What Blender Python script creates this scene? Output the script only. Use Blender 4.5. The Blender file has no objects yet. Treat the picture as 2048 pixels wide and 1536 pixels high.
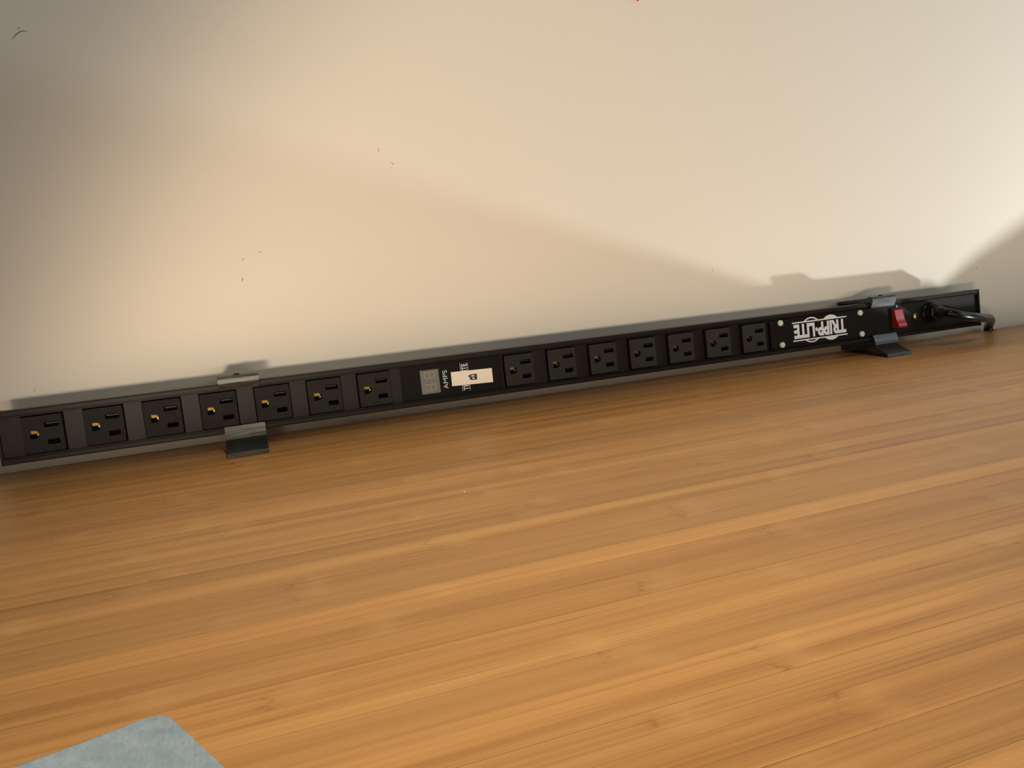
import bpy, bmesh, math, random
from mathutils import Matrix, Vector

random.seed(7)
S = 0.000767                       # metres per drawing unit
SC = bpy.context.scene
COL = SC.collection

# ------------------------------------------------------------------ camera
cam_d = bpy.data.cameras.new('camera')
cam_d.sensor_width = 36.0
cam_d.lens = 36.0 * 1575 / 2048
cam_d.clip_start = 0.01
cam = bpy.data.objects.new('camera', cam_d)
COL.objects.link(cam)
CR = ((0.9414564747, 0.1322478517, -0.3101132244),
      (-0.3270373201, 0.1348075665, -0.9353467332),
      (-0.0818919869, 0.9820068359, 0.1701654393))
m = Matrix(CR).to_4x4()
m.translation = Vector((206.99 * S, -887.62 * S, 179.86 * S))
cam.matrix_world = m
SC.camera = cam

# ------------------------------------------------------------------ view, world, lamps and added fill lights
SC.view_settings.view_transform = 'Standard'
SC.view_settings.look = 'None'
SC.view_settings.exposure = 0.0
SC.view_settings.gamma = 1.0
SC.view_settings.use_curve_mapping = False

w = bpy.data.worlds.new('room_light')
SC.world = w
w.use_nodes = True
w.node_tree.nodes['Background'].inputs[0].default_value = (0.95, 1.0, 0.98, 1)
w.node_tree.nodes['Background'].inputs[1].default_value = 0.07


def spot(name, loc, target, watts, colour, radius, cone, blend):
    d = bpy.data.lights.new(name, 'SPOT')
    d.energy = watts
    d.color = colour
    d.shadow_soft_size = radius
    d.spot_size = math.radians(cone)
    d.spot_blend = blend
    o = bpy.data.objects.new(name, d)
    COL.objects.link(o)
    a, b = Vector(loc) * S, Vector(target) * S
    o.location = a
    o.rotation_euler = (b - a).to_track_quat('-Z', 'Y').to_euler()
    return o


for lx, lz in ((-45, -22), (0, -60), (45, -32)):          # a low lamp as several spots, split to soften its shadows, standing beyond the front edge of the desk
    spot('low_front_lamp', (lx, -1254, lz), (1072 + lx, 2, -372), 9.0, (1.0, 0.775, 0.545), 0.034, 97, 0.40)
spot('overhead_desk_fill', (350, -760, 720), (285, -510, 0), 11.9, (1.0, 0.84, 0.58), 0.035, 76, 1.0)  # added fill that brightens the desk from above, not an actual lamp
spot('overhead_desk_fill', (880, -640, 800), (880, -350, 0), 6.0, (1.0, 0.84, 0.60), 0.035, 58, 1.0)  # second added fill, lifts the right rear of the desk
side = bpy.data.lights.new('low_side_lamp', 'POINT')
side.energy = 16.5
side.color = (0.97, 1.0, 0.97)
side.shadow_soft_size = 0.016
so = bpy.data.objects.new('low_side_lamp', side)
COL.objects.link(so)
so.location = Vector((1842, -572, -226)) * S
room_fill_data = bpy.data.lights.new('room_fill', 'AREA')  # added low strip of fill from the room side, no real window
room_fill_data.shape = 'RECTANGLE'
room_fill_data.size, room_fill_data.size_y = 1.3, 0.06
room_fill_data.energy = 6.9
room_fill_data.color = (1.0, 0.95, 0.82)
wo = bpy.data.objects.new('room_fill', room_fill_data)
COL.objects.link(wo)
wo.location = Vector((300, -2800, -62)) * S
wo.rotation_euler = (Vector((500, 65, 60)) - Vector((300, -2800, -62))).to_track_quat('-Z', 'Y').to_euler()
side_fill_data = bpy.data.lights.new('side_fill', 'AREA')  # added cool fill for the right wall and desk, no window there
side_fill_data.shape = 'RECTANGLE'
side_fill_data.size, side_fill_data.size_y = 0.9, 0.7
side_fill_data.energy = 6.0
side_fill_data.color = (0.90, 0.98, 1.0)
swo = bpy.data.objects.new('side_fill', side_fill_data)
COL.objects.link(swo)
swo.location = Vector((2900, -1300, 900)) * S
swo.rotation_euler = (Vector((1200, 0, 0)) - Vector((2900, -1300, 900))).to_track_quat('-Z', 'Y').to_euler()


# ------------------------------------------------------------------ material helpers
def mat(name, colour=(.5, .5, .5), rough=.5, metal=0.0, spec=.5, coat=0.0):
    mt = bpy.data.materials.new(name)
    mt.use_nodes = True
    b = mt.node_tree.nodes['Principled BSDF']
    b.inputs['Base Color'].default_value = (*colour, 1)
    b.inputs['Roughness'].default_value = rough
    b.inputs['Metallic'].default_value = metal
    b.inputs['Specular IOR Level'].default_value = spec
    b.inputs['Coat Weight'].default_value = coat
    return mt


class NT:
    def __init__(self, mt):
        self.t = mt.node_tree
        self.b = self.t.nodes['Principled BSDF']

    def n(self, kind, **kw):
        nd = self.t.nodes.new(kind)
        for k, v in kw.items():
            if isinstance(k, str) and k.startswith('i_'):
                nd.inputs[int(k[2:])].default_value = v
            else:
                setattr(nd, k, v)
        return nd

    def l(self, a, b):
        self.t.links.new(a, b)

    def math(self, op, a, b=None, c=None, clamp=False):
        nd = self.t.nodes.new('ShaderNodeMath')
        nd.operation = op
        nd.use_clamp = clamp
        for i, v in enumerate((a, b, c)):
            if v is None:
                continue
            if isinstance(v, (int, float)):
                nd.inputs[i].default_value = v
            else:
                self.l(v, nd.inputs[i])
        return nd.outputs[0]

    def noise(self, vec, scale, detail=2.0, rough=.5):
        nd = self.t.nodes.new('ShaderNodeTexNoise')
        nd.inputs['Scale'].default_value = scale
        nd.inputs['Detail'].default_value = detail
        nd.inputs['Roughness'].default_value = rough
        self.l(vec, nd.inputs['Vector'])
        return nd.outputs['Fac']

    def ramp(self, fac, stops):
        nd = self.t.nodes.new('ShaderNodeValToRGB')
        e = nd.color_ramp.elements
        while len(e) < len(stops):
            e.new(0.5)
        for el, (p, c) in zip(e, stops):
            el.position = p
            el.color = (*c, 1) if len(c) == 3 else c
        self.l(fac, nd.inputs[0])
        return nd.outputs[0]

    def mix(self, fac, a, b, mode='MIX'):
        nd = self.t.nodes.new('ShaderNodeMix')
        nd.data_type = 'RGBA'
        nd.blend_type = mode
        for i, v in ((0, fac), (6, a), (7, b)):
            if isinstance(v, (int, float)):
                nd.inputs[i].default_value = v
            elif isinstance(v, tuple):
                nd.inputs[i].default_value = (*v, 1)
            else:
                self.l(v, nd.inputs[i])
        return nd.outputs[2]

    def bump(self, h, strength, dist):
        nd = self.t.nodes.new('ShaderNodeBump')
        nd.inputs['Strength'].default_value = strength
        nd.inputs['Distance'].default_value = dist
        self.l(h, nd.inputs['Height'])
        self.l(nd.outputs[0], self.b.inputs['Normal'])

    def pos(self):
        return self.t.nodes.new('ShaderNodeNewGeometry').outputs['Position']


def wall_material():
    mt = mat('wall_paint', (.76, .70, .60), .62, spec=.3)
    k = NT(mt)
    p = k.pos()
    big = k.noise(p, 9, 3)
    k.l(k.mix(k.math('MULTIPLY', big, .35), (.78, .735, .655), (.745, .70, .62)), k.b.inputs['Base Color'])
    h = k.noise(p, 260, 4)
    k.bump(h, .12, .0006)
    return mt


def bamboo_material():
    mt = mat('bamboo', (.5, .27, .1), .38, spec=.34, coat=.0)
    k = NT(mt)
    info = k.n('ShaderNodeObjectInfo')
    sep = k.n('ShaderNodeSeparateXYZ')
    k.l(k.pos(), sep.inputs[0])
    x, y = sep.outputs[0], sep.outputs[1]
    r = info.outputs['Random']
    xo = k.math('ADD', x, k.math('MULTIPLY', r, 9.3))
    yo = k.math('ADD', y, k.math('MULTIPLY', r, 3.1))

    def vec(sx, sy):
        c = k.n('ShaderNodeCombineXYZ')
        k.l(k.math('MULTIPLY', xo, sx), c.inputs[0])
        k.l(k.math('MULTIPLY', yo, sy), c.inputs[1])
        k.l(k.math('MULTIPLY', r, 20.0), c.inputs[2])
        return c.outputs[0]
    broad = k.noise(vec(2.2, 95), 1.0, 2)
    fibre = k.noise(vec(7, 620), 1.0, 3, .6)
    fine = k.noise(vec(30, 2600), 1.0, 2)
    g = k.math('ADD', k.math('MULTIPLY', broad, .55), k.math('ADD', k.math('MULTIPLY', fibre, .33), k.math('MULTIPLY', fine, .12)))
    base = k.ramp(g, [(.33, (.330, .152, .046)), (.46, (.455, .226, .074)), (.55, (.520, .268, .093)), (.68, (.585, .312, .115))])
    # dark hairlines along the grain
    hl = k.noise(vec(3.0, 420), 1.0, 1)
    line = k.math('SUBTRACT', 1.0, k.math('MULTIPLY', k.math('ABSOLUTE', k.math('SUBTRACT', hl, .5)), 34.0), clamp=True)
    gate = k.math('MULTIPLY', k.math('SUBTRACT', k.noise(vec(5, 60), 1.0, 1), .44), 6.0, clamp=True)
    base = k.mix(k.math('MULTIPLY', k.math('MULTIPLY', line, gate), .50), base, (.24, .105, .03))
    # bamboo nodes: short cross marks, one every 0.25 m or so of each lamella
    L = .19
    warp = k.math('MULTIPLY', k.math('SUBTRACT', k.noise(vec(4, 260), 1.0, 2), .5), .020)
    t = k.math('MULTIPLY', k.math('FRACT', k.math('DIVIDE', k.math('ADD', xo, warp), L)), L)
    d = k.math('ABSOLUTE', k.math('SUBTRACT', t, L / 2))
    halo = k.math('SUBTRACT', 1.0, k.math('DIVIDE', d, .016), clamp=True)
    core = k.math('SUBTRACT', 1.0, k.math('DIVIDE', d, .0015), clamp=True)
    spk = k.math('MULTIPLY', k.math('SUBTRACT', k.noise(vec(160, 420), 1.0, 3), .47), 5.0, clamp=True)
    patch = k.math('MULTIPLY', k.math('SUBTRACT', k.noise(vec(9, 110), 1.0, 1), .44), 7.0, clamp=True)
    base = k.mix(k.math('MULTIPLY', k.math('MULTIPLY', halo, spk), k.math('MULTIPLY', patch, .42)), base, (.27, .12, .036))
    base = k.mix(k.math('MULTIPLY', core, k.math('MULTIPLY', patch, .34)), base, (.20, .085, .025))
    t2 = k.math('SUBTRACT', t, L / 2)
    side = k.math('MULTIPLY', k.math('SUBTRACT', 1.0, k.math('DIVIDE', k.math('ABSOLUTE', k.math('SUBTRACT', t2, .011)), .010), clamp=True), .22)
    base = k.mix(side, base, (.66, .39, .16))
    base = k.mix(1.0, base, info.outputs['Color'], 'MULTIPLY')
    k.l(base, k.b.inputs['Base Color'])
    k.l(k.math('ADD', .30, k.math('MULTIPLY', fibre, .18)), k.b.inputs['Roughness'])
    k.bump(k.math('ADD', fibre, k.math('MULTIPLY', core, k.math('MULTIPLY', patch, -.8))), .10, .0006)
    return mt


def outlet_material():
    mt = mat('outlet_plastic', (.0155, .0138, .0122), .36, spec=.5)
    k = NT(mt)
    p = k.pos()
    h = k.noise(p, 1700, 3, .7)
    k.bump(h, .9, .0009)
    return mt


def steel_material():
    mt = mat('clip_steel', (.12, .125, .13), .34, metal=.92)
    k = NT(mt)
    p = k.pos()
    mp = k.n('ShaderNodeMapping')
    mp.inputs['Scale'].default_value = (60, 900, 900)
    k.l(p, mp.inputs[0])
    h = k.noise(mp.outputs[0], 1, 4, .6)
    k.l(k.ramp(h, [(.3, (.05, .056, .062)), (.7, (.15, .145, .14))]), k.b.inputs['Base Color'])
    k.l(k.math('ADD', .33, k.math('MULTIPLY', h, .25)), k.b.inputs['Roughness'])
    k.bump(h, .12, .0004)
    return mt


def towel_material():
    mt = mat('paper_towel', (.45, .52, .54), .9, spec=.15)
    k = NT(mt)
    p = k.pos()
    n1 = k.noise(p, 130, 5, .65)
    mp = k.n('ShaderNodeMapping')
    mp.inputs['Scale'].default_value = (900, 260, 300)
    mp.inputs['Rotation'].default_value = (0, 0, .6)
    k.l(p, mp.inputs[0])
    n2 = k.noise(mp.outputs[0], 1, 4, .7)
    g = k.math('ADD', k.math('MULTIPLY', n1, .6), k.math('MULTIPLY', n2, .4))
    k.l(k.ramp(g, [(.35, (.225, .305, .40)), (.5, (.28, .36, .46)), (.66, (.355, .43, .53))]), k.b.inputs['Base Color'])
    k.bump(g, .5, .0009)
    return mt


def body_material():
    mt = mat('black_powder_coat', (.013, .0108, .009), .40, spec=.17)
    k = NT(mt)
    h = k.noise(k.pos(), 2600, 2)
    k.bump(h, .10, .0003)
    return mt


M = {
    'wall': wall_material(), 'bamboo': bamboo_material(), 'outlet': outlet_material(), 'steel': steel_material(),
    'towel': towel_material(), 'body': body_material(),
    'panel': mat('black_panel', (.0095, .0083, .0073), .5, spec=.09),
    'plate': mat('black_cover_plate', (.0095, .0087, .0075), .5, spec=.09),
    'cavity': mat('black_cavity_shade', (.001, .001, .001), .6, spec=.03),  # near-black colour paints the shade inside slots and gaps
    'brass': mat('brass_contact', (.27, .175, .025), .5, metal=1),
    'nickel': mat('nickel_contact', (.055, .05, .047), .45, metal=1),
    'pin': mat('steel_pin', (.15, .145, .14), .35, metal=1),
    'print': mat('white_print', (.70, .76, .80), .55),
    'hex': mat('pale_zinc', (.70, .70, .64), .4, metal=.15),
    'screw': mat('brass_screw', (.80, .70, .45), .25, metal=1),
    'red': mat('red_plastic', (.33, .010, .007), .35, coat=.2),
    'led': mat('milky_lens', (.45, .45, .50), .3),
    'display': mat('display_lens', (.135, .140, .130), .35),
    'segment': mat('display_segment', (.29, .255, .20), .5),
    'label': mat('cream_label', (.93, .85, .74), .5),
    'ink': mat('black_ink', (.012, .010, .010), .6),
    'rubber': mat('black_rubber', (.006, .006, .0058), .32, spec=.25),
    'cord': mat('black_cord_jacket', (.005, .005, .005), .25, spec=.22),
    'pink': mat('magenta_paper', (.55, .012, .10), .7),
    'scuff': mat('scuff', (.22, .18, .14), .8),
    'speck': mat('white_speck', (.9, .86, .78), .5),
    'floor': mat('floor_carpet', (.16, .15, .14), .9),
    'core': mat('desk_core', (.30, .16, .06), .7),
}
# slow colour variation on the floor and desk core, so that no surface is flat
for key, a, b in (('floor', (.14, .13, .12), (.19, .18, .165)), ('core', (.26, .13, .045), (.34, .18, .07))):
    k = NT(M[key])
    k.l(k.ramp(k.noise(k.pos(), 40, 4), [(.35, a), (.65, b)]), k.b.inputs['Base Color'])


# ------------------------------------------------------------------ mesh helpers (coordinates in drawing units)
def link(name, mesh, material=None, parent=None):
    if material and not mesh.materials:
        mesh.materials.append(M[material])
    o = bpy.data.objects.new(name, mesh)
    COL.objects.link(o)
    if parent:
        o.parent = parent
    return o


def pydata(name, verts, faces, smooth=False):
    me = bpy.data.meshes.new(name)
    me.from_pydata([Vector(v) * S for v in verts], [], faces)
    bm = bmesh.new()
    bm.from_mesh(me)
    bmesh.ops.recalc_face_normals(bm, faces=bm.faces)
    bm.to_mesh(me)
    bm.free()
    if smooth:
        for p in me.polygons:
            p.use_smooth = True
    return me


def box(name, x0, x1, y0, y1, z0, z1, bevel=0.0, seg=2):
    bm = bmesh.new()
    vs = [bm.verts.new(Vector((x, y, z)) * S) for x in (x0, x1) for y in (y0, y1) for z in (z0, z1)]
    for f in ((0, 1, 3, 2), (4, 6, 7, 5), (0, 4, 5, 1), (2, 3, 7, 6), (0, 2, 6, 4), (1, 5, 7, 3)):
        bm.faces.new([vs[i] for i in f])
    bmesh.ops.recalc_face_normals(bm, faces=bm.faces)
    if bevel:
        bmesh.ops.bevel(bm, geom=list(bm.edges), offset=bevel * S, segments=seg, affect='EDGES', profile=.6)
    me = bpy.data.meshes.new(name)
    bm.to_mesh(me)
    bm.free()
    return me


def prism(name, prof, x0, x1, bevel=0.0):
    """(y, z) outline pulled along x."""
    bm = bmesh.new()
    a = [bm.verts.new(Vector((x0, y, z)) * S) for y, z in prof]
    b = [bm.verts.new(Vector((x1, y, z)) * S) for y, z in prof]
    n = len(prof)
    for i in range(n):
        j = (i + 1) % n
        bm.faces.new((a[i], a[j], b[j], b[i]))
    bm.faces.new(a)
    bm.faces.new(b[::-1])
    bmesh.ops.recalc_face_normals(bm, faces=bm.faces)
    if bevel:
        bmesh.ops.bevel(bm, geom=list(bm.edges), offset=bevel * S, segments=2, affect='EDGES', clamp_overlap=True)
    bmesh.ops.triangulate(bm, faces=[f for f in bm.faces if len(f.verts) > 4])
    me = bpy.data.meshes.new(name)
    bm.to_mesh(me)
    bm.free()
    return me


def plate(name, pts, y_back, y_front, bevel=0.0):
    """(x, z) outline pulled along y."""
    bm = bmesh.new()
    a = [bm.verts.new(Vector((x, y_front, z)) * S) for x, z in pts]
    b = [bm.verts.new(Vector((x, y_back, z)) * S) for x, z in pts]
    n = len(pts)
    for i in range(n):
        j = (i + 1) % n
        bm.faces.new((a[i], a[j], b[j], b[i]))
    bm.faces.new(a)
    bm.faces.new(b[::-1])
    bmesh.ops.recalc_face_normals(bm, faces=bm.faces)
    if bevel:
        bmesh.ops.bevel(bm, geom=list(bm.edges), offset=bevel * S, segments=2, affect='EDGES', clamp_overlap=True)
    me = bpy.data.meshes.new(name)
    bm.to_mesh(me)
    bm.free()
    return me


def lathe(name, prof, cx, cz, n=32, rot=0.0):
    """(y, radius) outline turned about an axis along y through (cx, cz)."""
    vs, fs = [], []
    for y, r in prof:
        for i in range(n):
            a = 2 * math.pi * i / n + rot
            vs.append((cx + r * math.cos(a), y, cz + r * math.sin(a)))
    for k in range(len(prof) - 1):
        for i in range(n):
            j = (i + 1) % n
            fs.append((k * n + i, k * n + j, (k + 1) * n + j, (k + 1) * n + i))
    fs.append(tuple(range(n))[::-1])
    fs.append(tuple((len(prof) - 1) * n + i for i in range(n)))
    return pydata(name, vs, fs)


def catmull(pts, n=10):
    P = [Vector(p) for p in pts]
    P = [P[0] * 2 - P[1]] + P + [P[-1] * 2 - P[-2]]
    out = []
    for i in range(1, len(P) - 2):
        for s in range(n):
            t = s / n
            p0, p1, p2, p3 = P[i - 1:i + 3]
            out.append(.5 * ((2 * p1) + (p2 - p0) * t + (2 * p0 - 5 * p1 + 4 * p2 - p3) * t * t + (3 * p1 - p0 - 3 * p2 + p3) * t ** 3))
    out.append(P[-2])
    return out


def tube(name, pts, r, n=20):
    C = catmull(pts)
    vs, fs = [], []
    up = Vector((0, 0, 1))
    for i, c in enumerate(C):
        d = (C[min(i + 1, len(C) - 1)] - C[max(i - 1, 0)]).normalized()
        if i == 0:
            side = d.cross(up).normalized()
        else:
            side = (side - d * side.dot(d)).normalized()
        u = side.cross(d)
        rr = r(i / (len(C) - 1)) if callable(r) else r
        for k in range(n):
            a = 2 * math.pi * k / n
            vs.append(c + (side * math.cos(a) + u * math.sin(a)) * rr)
    for i in range(len(C) - 1):
        for k in range(n):
            j = (k + 1) % n
            fs.append((i * n + k, i * n + j, (i + 1) * n + j, (i + 1) * n + k))
    fs.append(tuple(range(n)))
    fs.append(tuple((len(C) - 1) * n + k for k in range(n))[::-1])
    return pydata(name, vs, fs, True)


def baked(curve):
    """mesh of a curve or text data-block"""
    o = bpy.data.objects.new('tmp', curve)
    COL.objects.link(o)
    dg = bpy.context.evaluated_depsgraph_get()
    dg.update()
    me = bpy.data.meshes.new_from_object(o.evaluated_get(dg))
    bpy.data.objects.remove(o)
    return me


def lettering(name, text, x0, x1, z0, z1, y, turn, weight=0.0, depth=.12):
    """flat lettering on the face of the strip, fitted to a rectangle; turn 0, 90 or 180 degrees"""
    c = bpy.data.curves.new(name, 'FONT')
    c.body = text
    c.offset = weight
    c.extrude = .01
    c.resolution_u = 6
    me = baked(c)
    xs = [v.co.x for v in me.vertices]
    ys = [v.co.y for v in me.vertices]
    ax, bx, ay, by = min(xs), max(xs), min(ys), max(ys)
    for v in me.vertices:
        u = (v.co.x - ax) / (bx - ax)
        t = (v.co.y - ay) / (by - ay)
        yy = y - (depth if v.co.z > 0 else 0)
        if turn == 0:
            X, Z = x0 + u * (x1 - x0), z0 + t * (z1 - z0)
        elif turn == 180:
            X, Z = x1 - u * (x1 - x0), z1 - t * (z1 - z0)
        else:
            X, Z = x1 - t * (x1 - x0), z0 + u * (z1 - z0)
        v.co = Vector((X, yy, Z)) * S
    bm = bmesh.new()
    bm.from_mesh(me)
    bmesh.ops.recalc_face_normals(bm, faces=bm.faces)
    bm.to_mesh(me)
    bm.free()
    me.materials.clear()
    return me


def tag(o, label=None, cat=None, group=None, kind=None):
    if label:
        o['label'] = label
    if cat:
        o['category'] = cat
    if group:
        o['group'] = group
    if kind:
        o['kind'] = kind
    return o


def empty(name, loc=(0, 0, 0), rx=0.0):
    o = bpy.data.objects.new(name, None)
    o.empty_display_size = .02
    COL.objects.link(o)
    o.location = Vector(loc) * S
    o.rotation_euler = (rx, 0, 0)
    return o


def copy_tree(o, parent=None):
    c = o.copy()
    COL.objects.link(c)
    c.parent = parent
    for ch in [x for x in bpy.data.objects if x.parent == o]:
        copy_tree(ch, c)
    return c


# ------------------------------------------------------------------ the setting
WALL_Y = 1.5
wall = tag(link('wall_back', box('wall_back', -2300, 3200, WALL_Y, WALL_Y + 150, -1250, 2000), 'wall'), 'off-white painted wall behind the desk', kind='structure')
floor = tag(link('floor', box('floor', -2300, 3200, -3000, WALL_Y, -1300, -1250), 'floor'), 'floor far below the desk', kind='structure')

# little scuffs on the paint, each a chip of its own
def scuff(pts, wdt):
    n = len(pts)
    vs, fs = [], []
    for i, (x, z) in enumerate(pts):
        x2, z2 = pts[min(i + 1, n - 1)]
        x1, z1 = pts[max(i - 1, 0)]
        d = Vector((x2 - x1, z2 - z1))
        d = d.normalized() if d.length else Vector((1, 0))
        q = Vector((-d.y, d.x)) * wdt * (.5 if 0 < i < n - 1 else .12)
        for yy in (WALL_Y, WALL_Y - .25):
            vs.append((x + q.x, yy, z + q.y))
            vs.append((x - q.x, yy, z - q.y))
    for i in range(n - 1):
        a, b = i * 4, i * 4 + 4
        fs += [(a + 2, a + 3, b + 3, b + 2), (a, a + 2, b + 2, b), (a + 1, b + 1, b + 3, a + 3)]
    fs += [(0, 1, 3, 2), (4 * n - 4, 4 * n - 2, 4 * n - 1, 4 * n - 3)]
    return link('scuff_mark', pydata('scuff_mark', vs, fs), 'scuff', wall)


scuff([(37.2, 410.3), (41.3, 414.6), (44.9, 417.1), (48.1, 417.9), (51.8, 417.6)], .8)
scuff([(43.0, 420.1), (44.4, 420.7), (45.8, 420.3)], .8)
for x, z, dx, dz, t in ((370.7, 296.7, .2, 2.0, .6), (384.6, 281.8, 1.5, -1.5, .7), (234.2, 197.1, .6, .6, 1.0), (232.3, 197.1, .5, .7, .9),
                        (214.8, 190.7, .8, 1.4, .8), (211.6, 170.0, .8, 2.0, 1.0), (1.4, 78.9, .4, .6, 1.1), (787.3, 129.4, 1.6, 1.1, .6),
                        (1239.1, 93.0, .5, .8, 1.1)):
    scuff([(x - dx, z - dz), (x, z), (x + dx, z + dz)], t)

# ------------------------------------------------------------------ desk of bamboo lamellae
DX0 = -900
desk = tag(empty('bamboo_desk', (600, -500, 0)), 'honey-coloured bamboo desk top of long glued strips in front of the wall', 'desk')
bounds = [-4.5, -17.0]
dark = []
fixed = [(-388, -408), (-463, -479)]
while bounds[-1] > -780:
    y = bounds[-1]
    step = random.uniform(19, 29)
    nxt = y - step
    for a, b in fixed:
        if y > a > nxt - 12:
            nxt = a
        if y == a:
            nxt = b
            dark.append(len(bounds) - 1)
    bounds.append(nxt if nxt > -765 else -780)
off = Vector((600, -500, 0))
for i in range(len(bounds) - 1):
    y1, y0 = bounds[i], bounds[i + 1]
    xr = 1335 if y1 > -136 else 1172  # unseen right side cut in so the low side lamp reaches the wall
    ends = [(DX0, 1245), (1263, xr)] if i == 0 else [(DX0, xr)]     # the rearmost lamella leaves a notch for the cord
    top = random.uniform(-.05, .0)
    os_ = []
    for xa, xb in ends:
        me = box('bamboo_strip', xa - 600, xb - 600, y0 + 500 + .07, y1 + 500 - .07, -7, top)
        os_.append(link('bamboo_strip', me, 'bamboo', desk))
    v = random.uniform(.91, 1.05) if i not in dark else .79
    h = random.uniform(-.02, .02)
    if i not in dark and random.random() < .13:
        v = .88
    for o in os_:
        o.color = (v, v * (1 + h), v * (1 + 2 * h), 1)
yb = bounds[[y > -136 for y in bounds].index(False)]
link('core_panel', box('core_panel', DX0 - 600, 1172 - 600, bounds[-1] + 500, yb + 500, -33, -7.05, .3, 1), 'core', desk)
link('core_panel', box('core_panel', DX0 - 600, 1335 - 600, yb + 500, -17.0 + 500, -33, -7.05, .3, 1), 'core', desk)
shadow_wing_pts = [(1336, -6), (1336, -140), (1438, -190), (1542, -234), (1720, -312), (1720, -6)]  # unseen slab added to throw shade on the lower right wall
vs = [(x - 600, y + 500, z) for z in (-.2, -33) for x, y in shadow_wing_pts]
fs = [(0, 1, 2, 3, 4, 5), (11, 10, 9, 8, 7, 6)] + [(i, (i + 1) % 6, 6 + (i + 1) % 6, 6 + i) for i in range(6)]
link('shadow_wing', pydata('shadow_wing', vs, fs), 'bamboo', desk)
for name, key, (x, y), r in (('dust_speck', 'speck', (348.0, -325.9), .75), ('dust_speck', 'ink', (178.6, -112.4), .9)):
    vs = [(x - 600 + r * math.cos(a) * (1 + .3 * math.sin(3 * a)), y + 500 + r * math.sin(a), zz) for zz in (.0, .5) for a in [i * math.pi / 4 for i in range(8)]]
    fs = [(i, (i + 1) % 8, 8 + (i + 1) % 8, 8 + i) for i in range(8)] + [tuple(range(8))[::-1], tuple(range(8, 16))]
    link(name, pydata(name, vs, fs), key, desk)

# ------------------------------------------------------------------ power strip, leaning back on its two clips
TILT = -math.radians(5.0)
BASE = (0.0, -62.386, 44.8913)          # strip frame origin in the room
strip = tag(empty('power_strip', BASE, TILT), 'long black metered power strip with fourteen sockets lying along the back of the desk', 'power strip')
XL, XR = -19.3, 1173.0
half = [(27, 25), (3.0, 25), (2.0, 24.1), (2.0, 20.6), (4.4, 20.3), (4.4, 19.7), (2.7, 19.5), (2.7, 18.9), (5.0, 18.5)]
prof = half + [(y, -z) for y, z in reversed(half)]
link('housing', prism('housing', prof, XL, XR), 'body', strip)
for x0, x1, tx in ((XL - 2.2, XL, 1), (XR, XR + 2.2, -1)):
    cap = link('end_cap', box('end_cap', x0, x1, 1.6, 27.4, -25.3, 25.3, .5), 'body', strip)
    if tx == 1:
        link('cap_tab', box('cap_tab', XL + .1, XL + 10, 1.0, 2.0, -25.2, -19.6, .35), 'body', cap)

# --- sockets
OW, OH, PITCH, GAP = 33.6, 34.0, 51.89, 111.09


def rrect(x0, x1, y0, y1, r, n=4):
    pts = []
    for cx, cy, a0 in ((x1 - r, y1 - r, 0), (x0 + r, y1 - r, 90), (x0 + r, y0 + r, 180), (x1 - r, y0 + r, 270)):
        for i in range(n + 1):
            a = math.radians(a0 + 90 * i / n)
            pts.append((cx + r * math.cos(a), cy + r * math.sin(a)))
    return pts


def uv(u, v):
    return (u * OW, OH / 2 - v * OH)


def slot(u0, u1, v0, v1):
    (x0, y1), (x1, y0) = uv(u0, v0), uv(u1, v1)
    return rrect(x0, x1, y0, y1, .5, 2)


def dhole():
    x0, x1 = .163 * OW, .40 * OW
    yt, yb = uv(0, .39)[1], uv(0, .62)[1]
    r = (yt - yb) / 2
    cx = x1 - r
    cy = (yt + yb) / 2
    pts = [(x0, yb), (x0, yt)]
    pts = [(x0, yt), (x0, yb)]
    for i in range(13):
        a = -math.pi / 2 + math.pi * i / 12
        pts.append((cx + r * math.cos(a), cy + r * math.sin(a)))
    return pts


def holed_plate(name, loops, y_front, y_back, bev):
    c = bpy.data.curves.new(name, 'CURVE')
    c.dimensions = '2D'
    c.fill_mode = 'BOTH'
    c.extrude = (y_back - y_front) / 2 - bev
    c.bevel_depth = bev
    c.bevel_resolution = 1
    for lp in loops:
        sp = c.splines.new('POLY')
        sp.points.add(len(lp) - 1)
        for p, (x, y) in zip(sp.points, lp):
            p.co = (x, y, 0, 1)
        sp.use_cyclic_u = True
    me = baked(c)
    ym = (y_front + y_back) / 2
    for v in me.vertices:
        x, y, z = v.co
        v.co = Vector((x, ym - z, y)) * S
    me.materials.clear()
    bm = bmesh.new()
    bm.from_mesh(me)
    bmesh.ops.remove_doubles(bm, verts=bm.verts, dist=1e-7)
    bmesh.ops.recalc_face_normals(bm, faces=bm.faces)
    bm.to_mesh(me)
    bm.free()
    return me


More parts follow.
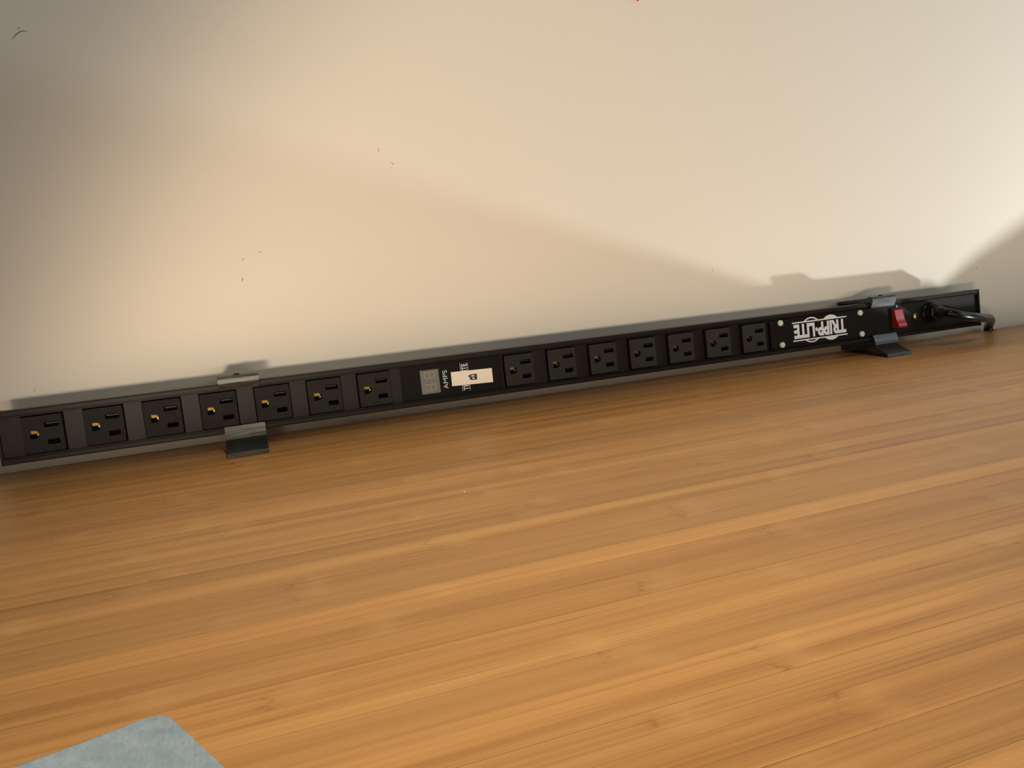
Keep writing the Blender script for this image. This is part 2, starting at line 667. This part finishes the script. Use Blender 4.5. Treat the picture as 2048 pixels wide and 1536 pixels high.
face_me = holed_plate('outlet', [rrect(0, OW, -OH / 2, OH / 2, 1.2), slot(.537, .914, .19, .335), slot(.575, .888, .67, .816), dhole()], 0.0, 4.6, .12)
shade_back_me = box('outlet_shade_back', -1.15, OW + 1.15, 4.3, 4.98, -OH / 2 - 1.15, OH / 2 + 1.15, .2)  # black slab painting the shade in the holes and around the outlet
gx0, gx1 = .163 * OW, .40 * OW
gt, gb = uv(0, .39)[1], uv(0, .62)[1]
ground_me = pydata('ground_contact', [(gx0 + .3, 3.95, gt - .4), (gx1 - 2.0, 3.95, gt - .4), (gx1 - 1.2, 3.95, gt - 3.2), (gx0 + .3, 3.95, gt - 3.2),
                                      (gx0 + .3, 4.25, gt - .4), (gx1 - 2.0, 4.25, gt - .4), (gx1 - 1.2, 4.25, gt - 3.2), (gx0 + .3, 4.25, gt - 3.2)],
                   [(0, 1, 2, 3), (4, 7, 6, 5), (0, 4, 5, 1), (1, 5, 6, 2), (2, 6, 7, 3), (3, 7, 4, 0)])
sx0, sy1 = uv(.57, .222)
sx1, sy0 = uv(.885, .25)
slot_me = box('slot_contact', sx0, sx1, 3.6, 4.25, sy0, sy1, .12, 1)
hx, hz = uv(.73, .715)
glint_me = lathe('slot_contact', [(4.25, .75), (3.85, .65), (3.55, .4), (3.4, .15)], hx, hz, 10)
for p in glint_me.polygons:
    p.use_smooth = True
gpin_me = box('ground_contact', gx1 - 2.6, gx1 - .9, 3.3, 4.25, gb + 2.4, gt - 2.6, .25, 1)


def make_outlet():
    o = link('outlet', face_me, 'outlet', strip)
    link('shade_back', shade_back_me, 'cavity', o)
    link('ground_contact', ground_me, 'brass', o)
    link('ground_contact', gpin_me, 'pin', o)
    link('slot_contact', slot_me, 'nickel', o)
    link('slot_contact', glint_me, 'pin', o)
    return o


first = make_outlet()
first.location.x = 0
for i in range(1, 14):
    c = copy_tree(first, strip)
    c.location.x = (i * PITCH + (GAP if i >= 7 else 0)) * S

# --- ammeter panel with its display, lettering and sticker
mp = link('meter_panel', box('meter_panel', 357.5, 470.5, 3.0, 4.95, -18.3, 18.3, .3), 'panel', strip)
disp = link('ammeter_display', box('ammeter_display', 378.4, 399.0, 2.3, 3.05, -13.4, 12.6, .25), 'display', strip)
tag(disp, 'grey two-digit ammeter window, unlit')


def digit(z0, z1):
    """an unlit eight, its top towards -x"""
    xa, xb = 382.5, 394.8
    xm = (xa + xb) / 2
    t = 1.05
    g = .25
    vs, fs = [], []

    def bar(x0, x1, za, zb):
        b = len(vs)
        for yy in (2.32, 2.2):
            vs.extend([(x0, yy, za), (x1, yy, za), (x1, yy, zb), (x0, yy, zb)])
        fs.extend([(b + 4, b + 5, b + 6, b + 7), (b, b + 4, b + 7, b + 3), (b + 1, b + 2, b + 6, b + 5), (b, b + 1, b + 5, b + 4), (b + 3, b + 7, b + 6, b + 2)])
    for xc in (xa + t / 2, xm, xb - t / 2):
        bar(xc - t / 2, xc + t / 2, z0 + t + g, z1 - t - g)
    for za in (z0, z1 - t):
        bar(xa + g, xm - g, za, za + t)
        bar(xm + g, xb - g, za, za + t)
    return link('display_digit', pydata('display_digit', vs, fs), 'segment', disp)


digit(-10.4, -2.9)
digit(2.9, 10.3)
link('amps_lettering', lettering('amps_lettering', 'AMPS', 403.1, 408.2, -10.4, 9.9, 3.0, 90, -.004), 'print', mp)
link('brand_lettering', lettering('brand_lettering', 'TRIPP-LITE', 425.2, 431.2, -14.9, 14.3, 3.0, 90, .018), 'print', mp)
for x in (423.8, 432.3):
    link('printed_line', plate('printed_line', [(x - .2, -15.6), (x + .2, -15.6), (x + .2, 15.0), (x - .2, 15.0)], 3.0, 2.88), 'print', mp)
lab = link('label_sticker', plate('label_sticker', [(412.5, 6.9), (459.5, 5.6), (459.4, -10.1), (412.3, -8.5)], 2.86, 2.55), 'label', strip)
tag(lab, 'cream paper sticker marked with a black letter')
link('label_lettering', lettering('label_lettering', 'B', 431.8, 441.4, -4.7, 1.7, 2.55, 180, .022), 'ink', lab)

# --- cover plate with the maker's mark
cp = link('cover_plate', box('cover_plate', 826.5, 1012.2, 0.4, 4.95, -17.8, 17.8, .35), 'plate', strip)
link('brand_lettering', lettering('brand_lettering', 'TRIPP\u00b7LITE', 861.6, 943.0, -8.6, 9.4, .4, 180, .045), 'print', cp)
for za, zb in ((10.9, 12.5), (-11.9, -10.3)):
    link('printed_line', plate('printed_line', [(859.8, za), (944.6, za), (944.6, zb), (859.8, zb)], .4, .28), 'print', cp)


def cap_shape(cx, cz, r, zcut, sign, ring=0.0):
    a = math.asin((zcut - cz) * sign / r)
    outer = [(cx + r * math.cos(t), cz + sign * r * math.sin(t)) for t in [a + (math.pi - 2 * a) * i / 24 for i in range(25)]]
    if not ring:
        return plate('logo_disc', outer, .4, .27)
    q = r - ring
    b = math.asin((zcut - cz) * sign / q)
    inner = [(cx + q * math.cos(t), cz + sign * q * math.sin(t)) for t in [b + (math.pi - 2 * b) * i / 24 for i in range(25)]]
    vs = [(x, y, z) for y in (.4, .27) for x, z in outer + inner]
    n = 25
    fs = []
    for i in range(n - 1):
        fs += [(50 + i, 50 + i + 1, 75 + i + 1, 75 + i), (i, i + 1, 50 + i + 1, 50 + i), (25 + i, 75 + i, 75 + i + 1, 25 + i + 1)]
    return pydata('logo_ring', vs, fs)


for zc, sg in ((12.4, 1), (-11.8, -1)):
    link('logo_disc', cap_shape(919.3, .5, 16.2, zc, sg), 'print', cp)
    link('logo_ring', cap_shape(888.8, .6, 16.2, zc, sg, 1.7), 'print', cp)
for x, z in ((841.6, 14.0), (842.0, -13.6), (966.2, 13.9), (966.9, -13.8)):
    link('hex_screw', lathe('hex_screw', [(.4, 4.0), (-1.6, 4.0), (-2.2, 3.3)], x, z, 6, random.random()), 'hex', strip)

# --- rocker switch, pilot light, breaker button
sw = link('switch_bezel', box('switch_bezel', 1019.6, 1038.0, 2.6, 4.95, -14.2, 13.8, .5), 'rubber', strip)
rock = [(4.0, 12.2), (-.6, 12.2), (-1.6, 11.2), (-2.6, 4.0), (-4.2, -2.0), (-7.2, -7.5), (-8.0, -9.5), (-7.4, -11.2), (-5.6, -12.5), (4.0, -12.5)]
link('rocker', prism('rocker', rock, 1021.6, 1036.0, .45), 'red', sw)
me = lathe('pilot_light', [(4.9, 1.6), (4.2, 1.6), (3.6, 1.1), (3.3, .4)], 1031.4, 15.9, 14)
for p in me.polygons:
    p.use_smooth = True
link('pilot_light', me, 'led', strip)
me = lathe('ground_screw', [(4.9, 4.7), (3.6, 4.6), (2.2, 3.7), (1.4, 2.2), (1.2, .6)], 1061.9, -.4, 24)
for p in me.polygons:
    p.use_smooth = True
sc = link('ground_screw', me, 'screw', strip)
link('screw_slot', box('screw_slot', 1061.2, 1062.6, 1.0, 1.9, -3.4, 2.6, .1, 1), 'cavity', sc)

# --- cord with its gland
gl = link('cord_gland', lathe('cord_gland', [(4.9, 14.5), (2.0, 14.5), (1.2, 13.6), (-3, 13.0), (-3.2, 11.6)], 1088, 1.5, 36), 'rubber', strip)
link('gland_nut', lathe('gland_nut', [(-3.0, 12.2), (-9.5, 12.2), (-10.6, 11.0), (-10.8, 8.6)], 1088, 1.5, 8, .3), 'rubber', gl)
link('strain_relief', tube('strain_relief', [(1088, -10.4, 1.5), (1088.3, -14, 1.3), (1089.5, -18, .8)], lambda t: 8.8 - 1.6 * t), 'rubber', gl)
cord_pts = [(1088, -8, 1.5), (1088.5, -16, 1.0), (1092.5, -24, -.6), (1103, -28, -4.4), (1121, -27, -8.2), (1142, -21, -11.2), (1163, -12.5, -14.0),
            (1190, 2, -17.0), (1212, 18, -21.0), (1232, 36, -26.5), (1245, 49, -31), (1252, 56.5, -36.5), (1254, 59.3, -46), (1254, 64.3, -99.7), (1254, 80.9, -289)]
link('power_cord', tube('power_cord', cord_pts, 6.0), 'cord', strip)

# ------------------------------------------------------------------ spring clips that hold the strip
CW = 39.2
low = [(1.6, -18.0), (.2, -18.0), (-1.6, -22), (-3.2, -27), (-3.6, -30.6), (-1.4, -33.6), (-22.4, -42.2), (-22.9, -46.7), (-20.8, -46.7), (-20.4, -44.0),
       (0, -36.4), (20, -37.2), (59, -38.1), (59, -25.9), (1.6, -25.9)]
upp = [(1.6, 18.3), (.2, 18.3), (-.9, 20.6), (-3.2, 25.5), (-3.4, 29.6), (-1.8, 32.4), (2.5, 33.2), (6, 31.6), (12, 31.0), (59, 29.3), (59, 25.8), (1.6, 25.8)]


def make_clip():
    r = empty('mounting_clip', BASE, TILT)
    link('back_plate', box('back_plate', 0, CW, 59, 60.6, -37.6, 29.3, .3), 'steel', r)
    link('lower_jaw', prism('lower_jaw', low, 0, CW, .3), 'steel', r)
    link('upper_jaw', prism('upper_jaw', upp, 0, CW, .3), 'steel', r)
    me = lathe('rivet', [(0, 3.6), (.9, 3.2), (1.5, 2.0), (1.7, .6)], 0, 0, 14)
    for v in me.vertices:
        x, y, z = v.co
        v.co = Vector((x + 18.6 * S, z * .55 + 2.2 * S, y + 32.6 * S))
    for p in me.polygons:
        p.use_smooth = True
    link('rivet', me, 'rubber', r)
    return r


clip = make_clip()
clip.location.x = 174.5 * S
tag(clip, 'grey steel spring clip gripping the strip near its fourth socket, left of the meter', 'clip', 'spring clips holding the power strip')
clip2 = copy_tree(clip)
clip2.location.x = 985.0 * S
tag(clip2, 'dark steel spring clip gripping the strip beside the red switch', 'clip')

# ------------------------------------------------------------------ paper towel, corner in view
ap = Vector((152.1, -547.0))
e1 = Vector((24.8, -51.0)).normalized()       # right edge, towards the viewer
e2 = Vector((-39.6, -38.4)).normalized()      # left edge
NT1, NT2 = 36, 36
L1, L2 = 190.0, 150.0


def towel_xy(a, b):
    # rounded corner: pull points near the apex inwards
    return ap + e1 * a + e2 * b


def towel_z(a, b):
    lift = min(22.0, 12.0 * max(0.0, (b - 4) / 51.0) ** 1.15) * math.exp(-a / 75.0)
    return lift + 1.0 + .5 * math.sin(a * .09 + b * .05) * min(1, a / 20)


verts, faces = [], []
R0 = 11.0
for i in range(NT1 + 1):
    for j in range(NT2 + 1):
        a = L1 * (i / NT1) ** 1.6
        b = L2 * (j / NT2) ** 1.6
        aa, bb = a, b
        if a < R0 and b < R0:                # round the corner
            u, v = 1 - a / R0, 1 - b / R0
            m_ = max(u, v)
            l_ = math.hypot(u, v)
            if l_ > 0:
                f = m_ / l_
                aa, bb = R0 * (1 - u * f), R0 * (1 - v * f)
        rag = .12 * math.sin(a * 1.9) + .12 * math.sin(a * .7 + 1)
        if j == 0 and a > R0:
            bb += rag
        p = towel_xy(aa, bb)
        verts.append((p.x, p.y, max(.9, towel_z(aa, bb)) + .05))
W_ = NT2 + 1
n0 = len(verts)
verts += [(x, y, z - .85) for x, y, z in verts]
for i in range(NT1):
    for j in range(NT2):
        q = (i * W_ + j, i * W_ + j + 1, (i + 1) * W_ + j + 1, (i + 1) * W_ + j)
        faces.append(q)
        faces.append(tuple(n0 + k_ for k_ in reversed(q)))
for i in range(NT1):
    for jj in (0, NT2):
        a, b = i * W_ + jj, (i + 1) * W_ + jj
        faces.append((a, b, n0 + b, n0 + a))
for j in range(NT2):
    for ii in (0, NT1):
        a, b = ii * W_ + j, ii * W_ + j + 1
        faces.append((a, b, n0 + b, n0 + a))
me = pydata('paper_towel', verts, faces, True)
tw = link('paper_towel', me, 'towel')
tag(tw, 'pale blue-grey paper shop towel with a raised edge lying on the desk front', 'towel')

# ------------------------------------------------------------------ pink note on the wall, only its lowest tip in view
tip = Vector((696.3, 453.8))
d1 = Vector((-3.6, 2.7)).normalized()
d2 = Vector((2.7, 3.6)).normalized()
d1 = Vector((-.62, .785))
d2 = Vector((.785, .62))
nv, nf = [], []
N = 8
for s in (0, 1):
    for i in range(N + 1):
        for j in range(N + 1):
            q = tip + d1 * (99 * i / N) + d2 * (99 * j / N)
            curl = 4.0 * max(0, 1 - (i + j) / N) ** 2
            nv.append((q.x, WALL_Y - .3 - curl - .4 * s, q.y))
K = (N + 1)
for i in range(N):
    for j in range(N):
        q = (i * K + j, i * K + j + 1, (i + 1) * K + j + 1, (i + 1) * K + j)
        nf.append(q)
        nf.append(tuple(K * K + t for t in reversed(q)))
for i in range(N):
    for jj in (0, N):
        a, b = i * K + jj, (i + 1) * K + jj
        nf.append((a, b, K * K + b, K * K + a))
        a, b = jj * K + i, jj * K + i + 1
        nf.append((a, b, K * K + b, K * K + a))
note = link('sticky_note', pydata('sticky_note', nv, nf, True), 'pink')
tag(note, 'magenta paper note on the wall, only its tip showing at the top edge', 'note')
